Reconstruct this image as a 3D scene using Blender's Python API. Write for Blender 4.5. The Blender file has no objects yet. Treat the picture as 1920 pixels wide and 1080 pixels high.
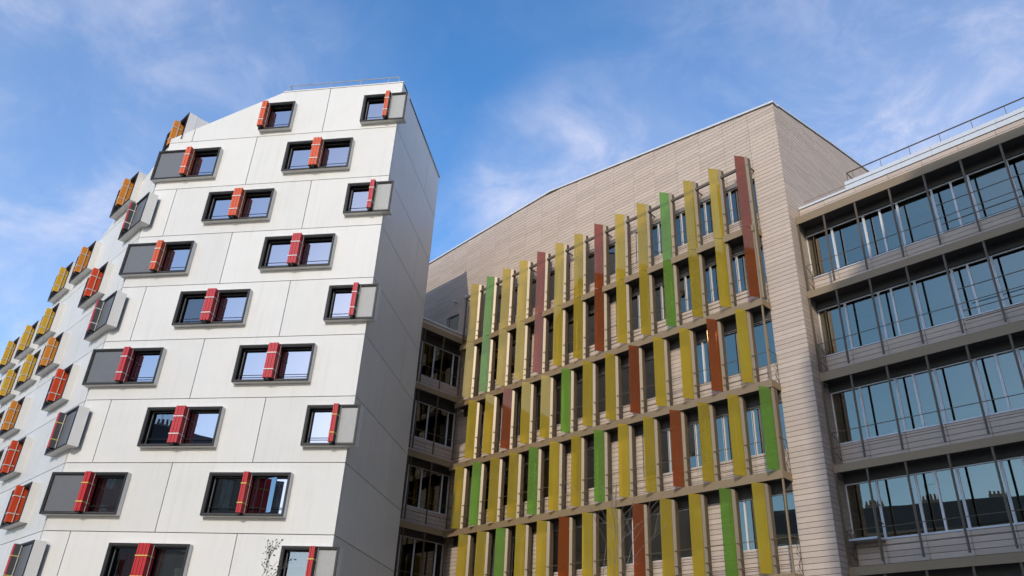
import bpy, math, random
from mathutils import Vector, Matrix
random.seed(7)
rad = math.radians
sc = bpy.context.scene
COL = sc.collection

# ------------------------------------------------------------------ camera
EYE = 1.6
def az(d):
    a = rad(d)
    return Vector((math.sin(a), math.cos(a), 0.0))
PIT, ROLL = rad(28.76640), rad(3.11432)
fw = Vector((0, math.cos(PIT), math.sin(PIT)))
r0 = Vector((1, 0, 0)); u0 = r0.cross(fw)
rgt = math.cos(ROLL) * r0 + math.sin(ROLL) * u0
upv = -math.sin(ROLL) * r0 + math.cos(ROLL) * u0
cam = bpy.data.cameras.new('camera'); cam_ob = bpy.data.objects.new('camera', cam); COL.objects.link(cam_ob)
cam.sensor_width = 36.0; cam.lens = 1473.609 / 1920 * 36.0
cam.clip_start = 0.1; cam.clip_end = 4000
cam_ob.matrix_world = Matrix(((rgt.x, upv.x, -fw.x, 0), (rgt.y, upv.y, -fw.y, 0), (rgt.z, upv.z, -fw.z, EYE), (0, 0, 0, 1)))
sc.camera = cam_ob

# ------------------------------------------------------------------ sky, sun, exposure
SUN_AZ, SUN_EL = 195.4, 25.4
SKY_STRENGTH = 0.15
SUN_STRENGTH = 2.2
sc.view_settings.view_transform = 'Standard'; sc.view_settings.look = 'None'
sc.view_settings.gamma = 1.0; sc.view_settings.use_curve_mapping = False
sc.view_settings.exposure = 0.08
wd = bpy.data.worlds.new('World'); sc.world = wd; wd.use_nodes = True
nt = wd.node_tree; N = nt.nodes; Lk = nt.links
bg = N['Background']; bg.inputs['Strength'].default_value = SKY_STRENGTH
sky = N.new('ShaderNodeTexSky'); sky.sky_type = 'NISHITA'; sky.sun_disc = False
sky.sun_elevation = rad(SUN_EL); sky.sun_rotation = rad(SUN_AZ)
sky.altitude = 60; sky.air_density = 1.0; sky.dust_density = 0.9; sky.ozone_density = 3.0
tc = N.new('ShaderNodeTexCoord')
def wnoise(scale, rot, stretch, detail, rough, dist):
    mp = N.new('ShaderNodeMapping'); mp.inputs['Rotation'].default_value = rot; mp.inputs['Scale'].default_value = stretch
    Lk.new(tc.outputs['Generated'], mp.inputs['Vector'])
    nz = N.new('ShaderNodeTexNoise'); nz.inputs['Scale'].default_value = scale; nz.inputs['Detail'].default_value = detail
    nz.inputs['Roughness'].default_value = rough; nz.inputs['Distortion'].default_value = dist
    Lk.new(mp.outputs['Vector'], nz.inputs['Vector'])
    return nz.outputs['Fac']
def ramp(src, a, b):
    m = N.new('ShaderNodeMapRange'); m.interpolation_type = 'SMOOTHSTEP'
    m.inputs['From Min'].default_value = a; m.inputs['From Max'].default_value = b
    Lk.new(src, m.inputs['Value']); return m.outputs['Result']
def wmath(op, a, b):
    m = N.new('ShaderNodeMath'); m.operation = op
    for i, v in enumerate((a, b)):
        if isinstance(v, float): m.inputs[i].default_value = v
        else: Lk.new(v, m.inputs[i])
    return m.outputs[0]
wisp = ramp(wnoise(3.4, (0.2, 0.5, 0.9), (1.0, 1.0, 1.15), 8, 0.58, 0.25), 0.48, 0.80)
big = ramp(wnoise(2.3, (0.3, 0.9, 2.6), (1.0, 1.0, 1.2), 5, 0.52, 0.2), 0.36, 0.66)
fine = ramp(wnoise(7.5, (0.4, 0.1, 0.3), (1.0, 1.0, 1.5), 9, 0.64, 0.5), 0.38, 0.72)
def toward(d, a, b):
    q = N.new('ShaderNodeVectorMath'); q.operation = 'DOT_PRODUCT'; q.inputs[1].default_value = d.normalized()
    Lk.new(tc.outputs['Generated'], q.inputs[0]); return ramp(q.outputs['Value'], a, b)
bank = toward(az(-52) + Vector((0, 0, 0.36)), 0.70, 0.98)          # a thin bank of cloud in the west
bank2 = toward(az(8) + Vector((0, 0, 0.68)), 0.975, 0.998)         # one small torn cloud in the north
bank4 = toward(az(172) + Vector((0, 0, 0.55)), 0.75, 0.97)          # unseen thin cloud near the sun, added to whiten the fins' reflections
bank3 = toward(az(88) + Vector((0, 0, 0.45)), 0.22, 0.90)  # eastern cloud veil, spread beyond view to brighten the white block's shaded side
local = wmath('MINIMUM', wmath('ADD', wmath('ADD', bank, wmath('MULTIPLY', bank2, 0.95)), wmath('MAXIMUM', wmath('MULTIPLY', bank3, 0.9), bank4)), 1.0)
soft = wmath('ADD', wmath('MULTIPLY', big, 0.62), 0.38)
veil = wmath('MULTIPLY', wmath('MULTIPLY', local, soft), wmath('ADD', wmath('MULTIPLY', fine, 0.46), 0.36))
torn = wmath('MULTIPLY', wmath('MULTIPLY', wisp, wmath('ADD', wmath('MULTIPLY', fine, 0.5), 0.20)), wmath('ADD', wmath('MULTIPLY', local, 0.40), 0.34))
cover = wmath('MINIMUM', wmath('ADD', wmath('ADD', veil, torn), 0.03), 0.85)
hs = N.new('ShaderNodeHueSaturation'); hs.inputs['Saturation'].default_value = 1.28; hs.inputs['Value'].default_value = 1.72
Lk.new(sky.outputs['Color'], hs.inputs['Color'])
mx = N.new('ShaderNodeMix'); mx.data_type = 'RGBA'
Lk.new(cover, mx.inputs['Factor']); Lk.new(hs.outputs['Color'], mx.inputs['A'])
mx.inputs['B'].default_value = (5.6, 5.6, 6.5, 1)
Lk.new(mx.outputs['Result'], bg.inputs['Color'])
sl = bpy.data.lights.new('sun', 'SUN'); sl.energy = SUN_STRENGTH; sl.angle = rad(0.53); sl.color = (1.0, 0.925, 0.80)
sun_ob = bpy.data.objects.new('sun', sl); COL.objects.link(sun_ob)
SUNV = az(SUN_AZ) * math.cos(rad(SUN_EL)) + Vector((0, 0, math.sin(rad(SUN_EL))))
sun_ob.rotation_euler = SUNV.to_track_quat('Z', 'Y').to_euler(); sun_ob.location = SUNV * 200
sc.cycles.caustics_reflective = False; sc.cycles.caustics_refractive = False
sc.cycles.max_bounces = 10; sc.cycles.transparent_max_bounces = 16

# ------------------------------------------------------------------ materials
def newmat(name):
    m = bpy.data.materials.new(name); m.use_nodes = True
    return m, m.node_tree.nodes, m.node_tree.links
def solid(name, col, rough=0.6, metal=0.0, var=0.10, scale=2.0, rand=0.0, streak=0.0, spec=0.5, bump=0.0, attr=None, coat=0.0):
    """base colour with fine noise, vertical streaks, per-object tone"""
    m, n, l = newmat(name); b = n['Principled BSDF']
    b.inputs['Roughness'].default_value = rough; b.inputs['Metallic'].default_value = metal
    b.inputs['Specular IOR Level'].default_value = spec
    b.inputs['Coat Weight'].default_value = coat; b.inputs['Coat Roughness'].default_value = 0.16
    geo = n.new('ShaderNodeNewGeometry')
    nz = n.new('ShaderNodeTexNoise'); nz.inputs['Scale'].default_value = scale; nz.inputs['Detail'].default_value = 7; nz.inputs['Roughness'].default_value = 0.62
    l.new(geo.outputs['Position'], nz.inputs['Vector'])
    def mth(op, a, c):
        q = n.new('ShaderNodeMath'); q.operation = op
        for i, v in enumerate((a, c)):
            if isinstance(v, (int, float)): q.inputs[i].default_value = v
            else: l.new(v, q.inputs[i])
        return q.outputs[0]
    t = mth('ADD', mth('MULTIPLY', mth('SUBTRACT', nz.outputs['Fac'], 0.5), 2 * var), 1.0)
    if streak:
        mp = n.new('ShaderNodeMapping'); mp.inputs['Scale'].default_value = (3.2, 3.2, 0.16)
        l.new(geo.outputs['Position'], mp.inputs['Vector'])
        n2 = n.new('ShaderNodeTexNoise'); n2.inputs['Scale'].default_value = 1.6; n2.inputs['Detail'].default_value = 5
        l.new(mp.outputs['Vector'], n2.inputs['Vector'])
        mr = n.new('ShaderNodeMapRange'); mr.inputs['From Min'].default_value = 0.52; mr.inputs['From Max'].default_value = 0.78
        l.new(n2.outputs['Fac'], mr.inputs['Value'])
        t = mth('MULTIPLY', t, mth('SUBTRACT', 1.0, mth('MULTIPLY', mr.outputs['Result'], streak)))
    if rand:
        oi = n.new('ShaderNodeObjectInfo')
        t = mth('MULTIPLY', t, mth('ADD', mth('MULTIPLY', mth('SUBTRACT', oi.outputs['Random'], 0.5), 2 * rand), 1.0))
    if attr:
        at = n.new('ShaderNodeAttribute'); at.attribute_name = 'tone'
        t = mth('MULTIPLY', t, mth('ADD', mth('MULTIPLY', mth('SUBTRACT', at.outputs['Fac'], 0.5), 2 * attr), 1.0))
    vm = n.new('ShaderNodeVectorMath'); vm.operation = 'SCALE'; vm.inputs[0].default_value = col
    l.new(t, vm.inputs['Scale']); l.new(vm.outputs['Vector'], b.inputs['Base Color'])
    if bump:
        bp = n.new('ShaderNodeBump'); bp.inputs['Strength'].default_value = bump; bp.inputs['Distance'].default_value = 0.01
        n3 = n.new('ShaderNodeTexNoise'); n3.inputs['Scale'].default_value = 14; n3.inputs['Detail'].default_value = 6
        l.new(geo.outputs['Position'], n3.inputs['Vector']); l.new(n3.outputs['Fac'], bp.inputs['Height']); l.new(bp.outputs['Normal'], b.inputs['Normal'])
    return m
def glass(name, base, gain, tint, refl=(0.93, 0.97, 1.0), rough=0.006, wobble=0.0):
    """mirror-like pane: reflection over a tinted view into the room"""
    m, n, l = newmat(name); n.remove(n['Principled BSDF']); out = n['Material Output']
    fr = n.new('ShaderNodeFresnel'); fr.inputs['IOR'].default_value = 1.55
    mu = n.new('ShaderNodeMath'); mu.operation = 'MULTIPLY_ADD'; mu.use_clamp = True
    mu.inputs[1].default_value = gain; mu.inputs[2].default_value = base; l.new(fr.outputs['Fac'], mu.inputs[0])
    tr = n.new('ShaderNodeBsdfTransparent'); tr.inputs['Color'].default_value = (*tint, 1)
    gl = n.new('ShaderNodeBsdfGlossy'); gl.inputs['Color'].default_value = (*refl, 1); gl.inputs['Roughness'].default_value = rough
    if wobble:
        geo = n.new('ShaderNodeNewGeometry'); nz = n.new('ShaderNodeTexNoise'); nz.inputs['Scale'].default_value = 0.9; nz.inputs['Detail'].default_value = 1
        l.new(geo.outputs['Position'], nz.inputs['Vector'])
        bp = n.new('ShaderNodeBump'); bp.inputs['Strength'].default_value = wobble; bp.inputs['Distance'].default_value = 0.05
        l.new(nz.outputs['Fac'], bp.inputs['Height']); l.new(bp.outputs['Normal'], gl.inputs['Normal'])
    ms = n.new('ShaderNodeMixShader'); l.new(mu.outputs[0], ms.inputs[0]); l.new(tr.outputs[0], ms.inputs[1]); l.new(gl.outputs[0], ms.inputs[2])
    l.new(ms.outputs[0], out.inputs['Surface'])
    return m
def fin_glass(name, col, thru):
    m, n, l = newmat(name); n.remove(n['Principled BSDF']); out = n['Material Output']
    geo = n.new('ShaderNodeNewGeometry'); nz = n.new('ShaderNodeTexNoise'); nz.inputs['Scale'].default_value = 0.8; nz.inputs['Detail'].default_value = 3
    l.new(geo.outputs['Position'], nz.inputs['Vector'])
    oi = n.new('ShaderNodeObjectInfo')
    ad = n.new('ShaderNodeMath'); ad.operation = 'ADD'; l.new(nz.outputs['Fac'], ad.inputs[0]); l.new(oi.outputs['Random'], ad.inputs[1])
    mr = n.new('ShaderNodeMapRange'); mr.inputs['From Min'].default_value = 0.3; mr.inputs['From Max'].default_value = 1.7
    mr.inputs['To Min'].default_value = 0.80; mr.inputs['To Max'].default_value = 1.20; l.new(ad.outputs[0], mr.inputs['Value'])
    vm = n.new('ShaderNodeVectorMath'); vm.operation = 'SCALE'; vm.inputs[0].default_value = col; l.new(mr.outputs['Result'], vm.inputs['Scale'])
    df = n.new('ShaderNodeBsdfDiffuse'); l.new(vm.outputs['Vector'], df.inputs['Color'])
    tl = n.new('ShaderNodeBsdfTranslucent'); l.new(vm.outputs['Vector'], tl.inputs['Color'])
    tr = n.new('ShaderNodeBsdfTransparent'); tr.inputs['Color'].default_value = (*thru, 1)
    m1 = n.new('ShaderNodeMixShader'); m1.inputs[0].default_value = 0.25; l.new(df.outputs[0], m1.inputs[1]); l.new(tl.outputs[0], m1.inputs[2])
    m2 = n.new('ShaderNodeMixShader'); m2.inputs[0].default_value = 0.56; l.new(m1.outputs[0], m2.inputs[1]); l.new(tr.outputs[0], m2.inputs[2])
    gl = n.new('ShaderNodeBsdfGlossy'); gl.inputs['Roughness'].default_value = 0.03; gl.inputs['Color'].default_value = (1, 0.93, 0.80, 1)
    fr = n.new('ShaderNodeFresnel'); fr.inputs['IOR'].default_value = 1.5
    mu = n.new('ShaderNodeMath'); mu.operation = 'MULTIPLY_ADD'; mu.use_clamp = True; mu.inputs[1].default_value = 0.75; mu.inputs[2].default_value = 0.035
    l.new(fr.outputs['Fac'], mu.inputs[0])
    m3 = n.new('ShaderNodeMixShader'); l.new(mu.outputs[0], m3.inputs[0]); l.new(m2.outputs[0], m3.inputs[1]); l.new(gl.outputs[0], m3.inputs[2])
    l.new(m3.outputs[0], out.inputs['Surface'])
    return m

M = {}
M['panel'] = solid('white_concrete_panel', (0.62, 0.605, 0.57), 0.46, var=0.07, scale=0.7, rand=0.045, streak=0.07, spec=0.36, bump=0.03, coat=0.10)
M['joint'] = solid('dark_joint', (0.055, 0.055, 0.055), 0.9)
M['box'] = solid('pale_metal_reveal', (0.70, 0.68, 0.64), 0.5, var=0.05, spec=0.4)
M['frame'] = solid('anthracite_aluminium', (0.017, 0.0175, 0.019), 0.5, var=0.1, spec=0.3)
M['frame_line'] = solid('grey_gasket', (0.10, 0.10, 0.105), 0.5)
M['blank'] = solid('grey_infill_panel', (0.115, 0.118, 0.125), 0.45, var=0.14, scale=5, spec=0.5)
M['blank_light'] = solid('pale_grey_infill_panel', (0.33, 0.33, 0.32), 0.5, var=0.12, scale=5)
M['wglass'] = glass('residence_pane', 0.60, 0.9, (0.35, 0.36, 0.38), refl=(0.66, 0.63, 0.64), wobble=0.02)
M['wglass_dark'] = glass('open_residence_pane', 0.10, 0.9, (0.5, 0.52, 0.54), wobble=0.02)
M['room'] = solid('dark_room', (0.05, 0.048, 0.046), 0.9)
M['curtain_white'] = solid('white_curtain', (0.62, 0.57, 0.50), 0.9, var=0.15, scale=3)
M['curtain_red'] = solid('red_curtain', (0.30, 0.03, 0.04), 0.9, var=0.2, scale=3)
M['curtain_pink'] = solid('pink_curtain', (0.42, 0.20, 0.22), 0.9, var=0.2, scale=3)
M['leaf_plant'] = solid('indoor_leaf', (0.05, 0.13, 0.05), 0.6)
M['strap'] = solid('white_strap', (0.68, 0.66, 0.60), 0.7)
M['strap_yellow'] = solid('yellow_strap', (0.62, 0.48, 0.12), 0.7)
SH = {'or': (0.66, 0.105, 0.035), 'cr': (0.52, 0.040, 0.050), 'rd': (0.50, 0.022, 0.026), 'fl': (0.68, 0.075, 0.020),
      'og': (0.72, 0.27, 0.035), 'ye': (0.72, 0.43, 0.04), 'dk': (0.075, 0.078, 0.082)}
for k, c in SH.items(): M['sh_' + k] = solid('shutter_' + k, c, 0.5, var=0.12, scale=4, rand=0.05, spec=0.4)
M['zinc'] = solid('pale_zinc', (0.62, 0.63, 0.65), 0.35, var=0.08, spec=0.5)
M['steel'] = solid('galvanised_steel', (0.42, 0.43, 0.45), 0.4, metal=0.6)
TAN = (0.53, 0.425, 0.345)
M['board'] = solid('terracotta_board', TAN, 0.72, var=0.10, scale=5, rand=0.075, streak=0.05, spec=0.3, bump=0.15)
M['boards'] = solid('terracotta_boards', TAN, 0.72, var=0.10, scale=5, attr=0.075, streak=0.05, spec=0.3, bump=0.15)
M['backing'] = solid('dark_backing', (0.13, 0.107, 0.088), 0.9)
M['brown'] = solid('bronze_metal', (0.250, 0.178, 0.100), 0.55, var=0.10, scale=3, rand=0.04, spec=0.5)
M['brown_dark'] = solid('dark_bronze_metal', (0.110, 0.080, 0.050), 0.5, var=0.12)
M['beige'] = solid('champagne_channel', (0.225, 0.180, 0.125), 0.40, metal=0.40, var=0.08, rand=0.06, spec=0.5)
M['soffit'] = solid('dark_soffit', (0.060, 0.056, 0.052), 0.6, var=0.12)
M['alu'] = solid('silver_window_frame', (0.62, 0.63, 0.66), 0.4, var=0.05)
M['oglass'] = glass('office_pane', 0.32, 1.0, (0.55, 0.66, 0.64), refl=(0.72, 0.60, 0.46), wobble=0.02)
M['kglass'] = glass('link_pane', 0.07, 0.8, (0.32, 0.36, 0.35), refl=(0.6, 0.62, 0.6), wobble=0.02)
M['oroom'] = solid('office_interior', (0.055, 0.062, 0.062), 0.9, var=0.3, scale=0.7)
M['blind'] = solid('roller_blind', (0.52, 0.57, 0.53), 0.9, var=0.06)
M['paper'] = solid('desk_clutter', (0.55, 0.55, 0.52), 0.8, rand=0.3)
FG = {'Y': ((0.58, 0.45, 0.050), (0.95, 0.80, 0.14)), 'G': ((0.26, 0.42, 0.07), (0.45, 0.80, 0.18)), 'R': ((0.36, 0.100, 0.020), (0.75, 0.26, 0.08))}
for k, (c, t) in FG.items(): M['fin_' + k] = fin_glass('fin_glass_' + k, c, t)
M['asphalt'] = solid('asphalt', (0.055, 0.055, 0.056), 0.9, var=0.25, scale=6)
M['paving'] = solid('paving_stone', (0.30, 0.27, 0.23), 0.85, var=0.15, scale=3)
M['kerb'] = solid('granite_kerb', (0.30, 0.295, 0.285), 0.8)
M['stone'] = solid('limestone', (0.36, 0.32, 0.26), 0.85, var=0.12, streak=0.1)
M['slate'] = solid('slate_roof', (0.075, 0.08, 0.09), 0.5, var=0.2)
M['pot'] = solid('terracotta_pot', (0.26, 0.11, 0.06), 0.8)
M['concrete'] = solid('grey_concrete', (0.30, 0.29, 0.28), 0.85, var=0.12, streak=0.12)
M['bark'] = solid('pale_bark', (0.20, 0.17, 0.13), 0.9, var=0.2)
M['bark_dark'] = solid('dark_bark', (0.075, 0.065, 0.055), 0.9, var=0.2)
M['leaf'] = solid('dark_leaf', (0.055, 0.065, 0.045), 0.6, rand=0.1)
M['lamp'] = solid('lamp_housing', (0.5, 0.5, 0.48), 0.5)

# ------------------------------------------------------------------ mesh builder
class MB:
    def __init__(s): s.v = []; s.f = []; s.tone = []; s.cur = 0.5
    def quad(s, a, b, c, d):
        i = len(s.v); s.v += [a, b, c, d]; s.f.append((i, i + 1, i + 2, i + 3)); s.tone.append(s.cur)
    def box(s, x0, x1, y0, y1, z0, z1):
        i = len(s.v)
        s.v += [(x0, y0, z0), (x1, y0, z0), (x1, y1, z0), (x0, y1, z0), (x0, y0, z1), (x1, y0, z1), (x1, y1, z1), (x0, y1, z1)]
        for q in ((0, 3, 2, 1), (4, 5, 6, 7), (0, 1, 5, 4), (1, 2, 6, 5), (2, 3, 7, 6), (3, 0, 4, 7)):
            s.f.append(tuple(i + k for k in q)); s.tone.append(s.cur)
        return s
    def prism(s, pts, y0, y1):
        """pts (x,z) counter-clockwise seen from +y ... extruded y0 -> y1"""
        n = len(pts); i = len(s.v)
        s.v += [(x, y1, z) for x, z in pts] + [(x, y0, z) for x, z in pts]
        s.f.append(tuple(range(i, i + n))); s.f.append(tuple(range(i + 2 * n - 1, i + n - 1, -1))); s.tone += [s.cur] * 2
        for k in range(n):
            a, b = i + k, i + (k + 1) % n
            s.f.append((b, a, a + n, b + n)); s.tone.append(s.cur)
        return s
    def zprism(s, pts, z0, z1):
        n = len(pts); i = len(s.v)
        if isinstance(z1, (int, float)): z1 = [z1] * n
        s.v += [(x, y, z0) for x, y in pts] + [(p[0], p[1], z1[k]) for k, p in enumerate(pts)]
        s.f.append(tuple(range(i + n - 1, i - 1, -1))); s.f.append(tuple(range(i + n, i + 2 * n))); s.tone += [s.cur] * 2
        for k in range(n):
            a, b = i + k, i + (k + 1) % n
            s.f.append((a, b, b + n, a + n)); s.tone.append(s.cur)
        return s
    def tube(s, p, q, r, r2=None, n=6):
        r2 = r if r2 is None else r2
        p = Vector(p); q = Vector(q); d = (q - p).normalized()
        a = d.cross(Vector((0, 0, 1)) if abs(d.z) < 0.9 else Vector((1, 0, 0))).normalized(); b = d.cross(a)
        i = len(s.v)
        for c, rr in ((p, r), (q, r2)):
            for k in range(n):
                t = 2 * math.pi * k / n; s.v.append(tuple(c + rr * (math.cos(t) * a + math.sin(t) * b)))
        for k in range(n):
            k2 = (k + 1) % n; s.f.append((i + k, i + k2, i + n + k2, i + n + k)); s.tone.append(s.cur)
        s.f.append(tuple(range(i + n - 1, i - 1, -1))); s.f.append(tuple(range(i + n, i + 2 * n))); s.tone += [s.cur] * 2
        return s
    def mesh(s, name, mat):
        me = bpy.data.meshes.new(name); me.from_pydata(s.v, [], s.f)
        me.materials.append(mat)
        if len(set(s.tone)) > 1:
            at = me.attributes.new('tone', 'FLOAT', 'FACE'); at.data.foreach_set('value', s.tone)
        return me

WM = {}
def clean(me):
    import bmesh
    bm = bmesh.new(); bm.from_mesh(me); bmesh.ops.recalc_face_normals(bm, faces=bm.faces); bm.to_mesh(me); bm.free()
def place(name, me, frame, loc=(0, 0, 0), parent=None, rz=0.0):
    """link object; loc/rz are in the frame's coordinates"""
    o = bpy.data.objects.new(name, me); COL.objects.link(o)
    w = frame @ Matrix.Translation(loc) @ Matrix.Rotation(rz, 4, 'Z')
    WM[o] = w
    if parent is not None:
        o.parent = parent; o.matrix_local = WM[parent].inverted() @ w
    else: o.matrix_local = w
    return o
def build(name, mb, mat, frame, parent=None, loc=(0, 0, 0), label=None, fix=True):
    me = mb.mesh(name, mat)
    if fix: clean(me)
    o = place(name, me, frame, loc, parent)
    if label: o['label'] = label
    return o
def copy_to(src, frame, loc, parent, kids=True):
    o = src.copy(); COL.objects.link(o)
    w = frame @ Matrix.Translation(loc); WM[o] = w; o.parent = parent; o.matrix_local = WM[parent].inverted() @ w
    if kids:
        for ch in [c for c in bpy.data.objects if c.parent == src]:
            c = ch.copy(); COL.objects.link(c); c.parent = o; c.matrix_local = ch.matrix_local.copy()
    return o
def empty(name, loc, label, cat, group=None):
    o = bpy.data.objects.new(name, None); COL.objects.link(o); o.location = loc; o.empty_display_size = 0.5
    WM[o] = Matrix.Translation(loc); o['label'] = label; o['category'] = cat
    if group: o['group'] = group
    return o
def frame_at(origin, xaz):
    x = az(xaz); y = Vector((-x.y, x.x, 0))
    return Matrix(((x.x, y.x, 0, origin.x), (x.y, y.y, 0, origin.y), (0, 0, 1, EYE), (0, 0, 0, 1)))
def structure(o): o['kind'] = 'structure'
def cells(mb, xs0, xs1, zs0, zs1, holes, y0, y1):
    """slab in the xz plane with rectangular holes, outer faces only"""
    xs = sorted({xs0, xs1, *[v for h in holes for v in h[:2] if xs0 < v < xs1]})
    zs = sorted({zs0, zs1, *[v for h in holes for v in h[2:] if zs0 < v < zs1]})
    nx, nz = len(xs) - 1, len(zs) - 1
    full = [[not any(h[0] <= (xs[i] + xs[i + 1]) / 2 <= h[1] and h[2] <= (zs[j] + zs[j + 1]) / 2 <= h[3] for h in holes) for j in range(nz)] for i in range(nx)]
    def on(i, j): return 0 <= i < nx and 0 <= j < nz and full[i][j]
    for i in range(nx):
        for j in range(nz):
            if not full[i][j]: continue
            a, b, c, d = xs[i], xs[i + 1], zs[j], zs[j + 1]
            mb.quad((a, y1, c), (a, y1, d), (b, y1, d), (b, y1, c)); mb.quad((a, y0, c), (b, y0, c), (b, y0, d), (a, y0, d))
            if not on(i - 1, j): mb.quad((a, y0, c), (a, y0, d), (a, y1, d), (a, y1, c))
            if not on(i + 1, j): mb.quad((b, y0, c), (b, y1, c), (b, y1, d), (b, y0, d))
            if not on(i, j - 1): mb.quad((a, y0, c), (a, y1, c), (b, y1, c), (b, y0, c))
            if not on(i, j + 1): mb.quad((a, y0, d), (b, y0, d), (b, y1, d), (a, y1, d))
def clip(poly, a, b, c):
    """keep a*x + b*z <= c"""
    out = []
    for k in range(len(poly)):
        p, q = poly[k], poly[(k + 1) % len(poly)]
        fp, fq = a * p[0] + b * p[1] - c, a * q[0] + b * q[1] - c
        if fp <= 0: out.append(p)
        if (fp < 0 < fq) or (fq < 0 < fp):
            t = fp / (fp - fq); out.append((p[0] + t * (q[0] - p[0]), p[1] + t * (q[1] - p[1])))
    return out
def ring(x0, x1, z0, z1, y0, y1, t):
    m = MB(); m.box(x0, x1, y0, y1, z0, z0 + t); m.box(x0, x1, y0, y1, z1 - t, z1)
    m.box(x0, x0 + t, y0, y1, z0 + t, z1 - t); m.box(x1 - t, x1, y0, y1, z0 + t, z1 - t)
    return m

W0 = Vector((-6.178, 30.562, 0)); L0 = Vector((-18.292, 32.902, 0)); A0 = Vector((11.346, 26.925, 0))
FW_ = frame_at(W0, 280.93335)          # x to the left along the white front
FS = frame_at(W0, 190.17156)           # x towards the camera along the white right side (negative = back)
FL = frame_at(L0, -43.99794)           # x to the far left along the white left side
SA = 1.048; A0 = A0 * SA; SCL = Matrix.Scale(SA, 4)
FA = frame_at(A0, -42.40613) @ SCL     # x to the left along the tan front
FB = frame_at(A0, 227.59387) @ SCL     # tan right end wall (negative x = back)
K0 = A0 + az(-42.40613) * 20.3 * SA
FK = frame_at(K0, 227.59387) @ SCL     # link wing, x outward from the tan wall
G = -EYE                                # ground level in frame coordinates

# ------------------------------------------------------------------ ground
def flat(name, pts, z, mat, h=0.0):
    m = MB()
    if h: m.zprism(pts, z - h, z)
    else: m.v += [(x, y, z) for x, y in pts]; m.f.append(tuple(range(len(pts)))); m.tone.append(.5)
    o = build(name, m, mat, Matrix.Identity(4)); structure(o); return o
flat('ground', [(-1500, -1500), (1500, -1500), (1500, 1500), (-1500, 1500)], -0.004, M['paving'])
flat('road', [(-400, -16), (400, -16), (400, -6), (-400, -6)], 0.0, M['asphalt'])
flat('pavement', [(-400, -5.8), (400, -5.8), (400, 22), (-400, 22)], 0.12, M['paving'], 0.12)
flat('kerb', [(-400, -6.0), (400, -6.0), (400, -5.8), (-400, -5.8)], 0.13, M['kerb'], 0.13)

# ================================================================== white residence
res = empty('residence_building', (W0.x, W0.y, 0), 'white panel clad apartment block with protruding boxed windows and red folding shutters', 'building')
JZ = [25.58, 22.56, 19.75, 16.95, 14.15, 11.34, 8.56, 5.78, 2.98, 0.18]      # floor joints (eye = 0)
ZTOP = 28.5
GAP = 0.016
PT = 0.18
# boxes: (x0, x1, z0, z1) in the wall's frame
ROWZ = [(25.84, 27.58), (23.06, 24.86), (20.32, 22.03), (17.51, 19.22), (14.75, 16.46), (11.95, 13.66), (9.17, 10.87), (6.38, 8.09), (3.60, 5.31), (0.80, 2.5)]
WBOX = []   # x0,x1,row,layout,colour,leaves
for r in range(10):
    z = ROWZ[r]
    if r == 0:
        WBOX += [(5.62, 7.34, 0, 'half', 'or', 4), (-0.44, 1.88, 0, 'right', 'or', 3)]
    elif r % 2:
        c1 = {1: 'or', 3: 'or', 5: 'cr', 7: 'rd', 9: 'rd'}[r]; c2 = {1: 'or', 3: 'cr', 5: 'cr', 7: 'rd', 9: 'rd'}[r]
        WBOX += [(9.13, 12.58, r, 'left', c1, 4), (2.06, 5.52, r, 'full', c2, 3 if r == 7 else 6)]
    else:
        c1 = {2: 'or', 4: 'cr', 6: 'cr', 8: 'rd'}[r]; c2 = {2: 'cr', 4: 'cr', 6: 'rd', 8: 'rd'}[r]
        WBOX += [(5.64, 9.07, r, 'full', c1, 7 if r == 8 else 6), (-0.40, 1.89, r, 'right', c2, 3)]
LSLOPE = 0.40; LTOP = 25.45; LEND = 27.0
def lroof(x): return LTOP - LSLOPE * x
LBOX = []
for r in range(0, 10):
    for k in (0, 1, 1.5, 2, 2.5, 3, 3.5):
        x0 = (2.62 if r % 2 else -0.55) + 7.0 * k; x1 = x0 + 2.72
        if r == 0 and k > 0: continue
        if r and ROWZ[r][1] > lroof(x0) + 0.9: continue
        if x1 > LEND: continue
        if r % 2 == 0 and k == 0 and r: LBOX.append((x0, x1, r, 'corner', 'dk', 3)); continue
        t = x0 * 0.62 + (9 - r) * 0.48 if r else 9
        c = 'rd' if t < 2.4 else 'fl' if t < 5.9 else 'og' if t < 8.4 else 'ye'
        if r == 0: c = 'og'
        if k in (1.5, 2.5, 3.5) and c == 'og': c = 'ye'
        if r == 1 and k == 0: c = 'og'
        LBOX.append((x0, x1, r, 'side', c, 4))

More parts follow.
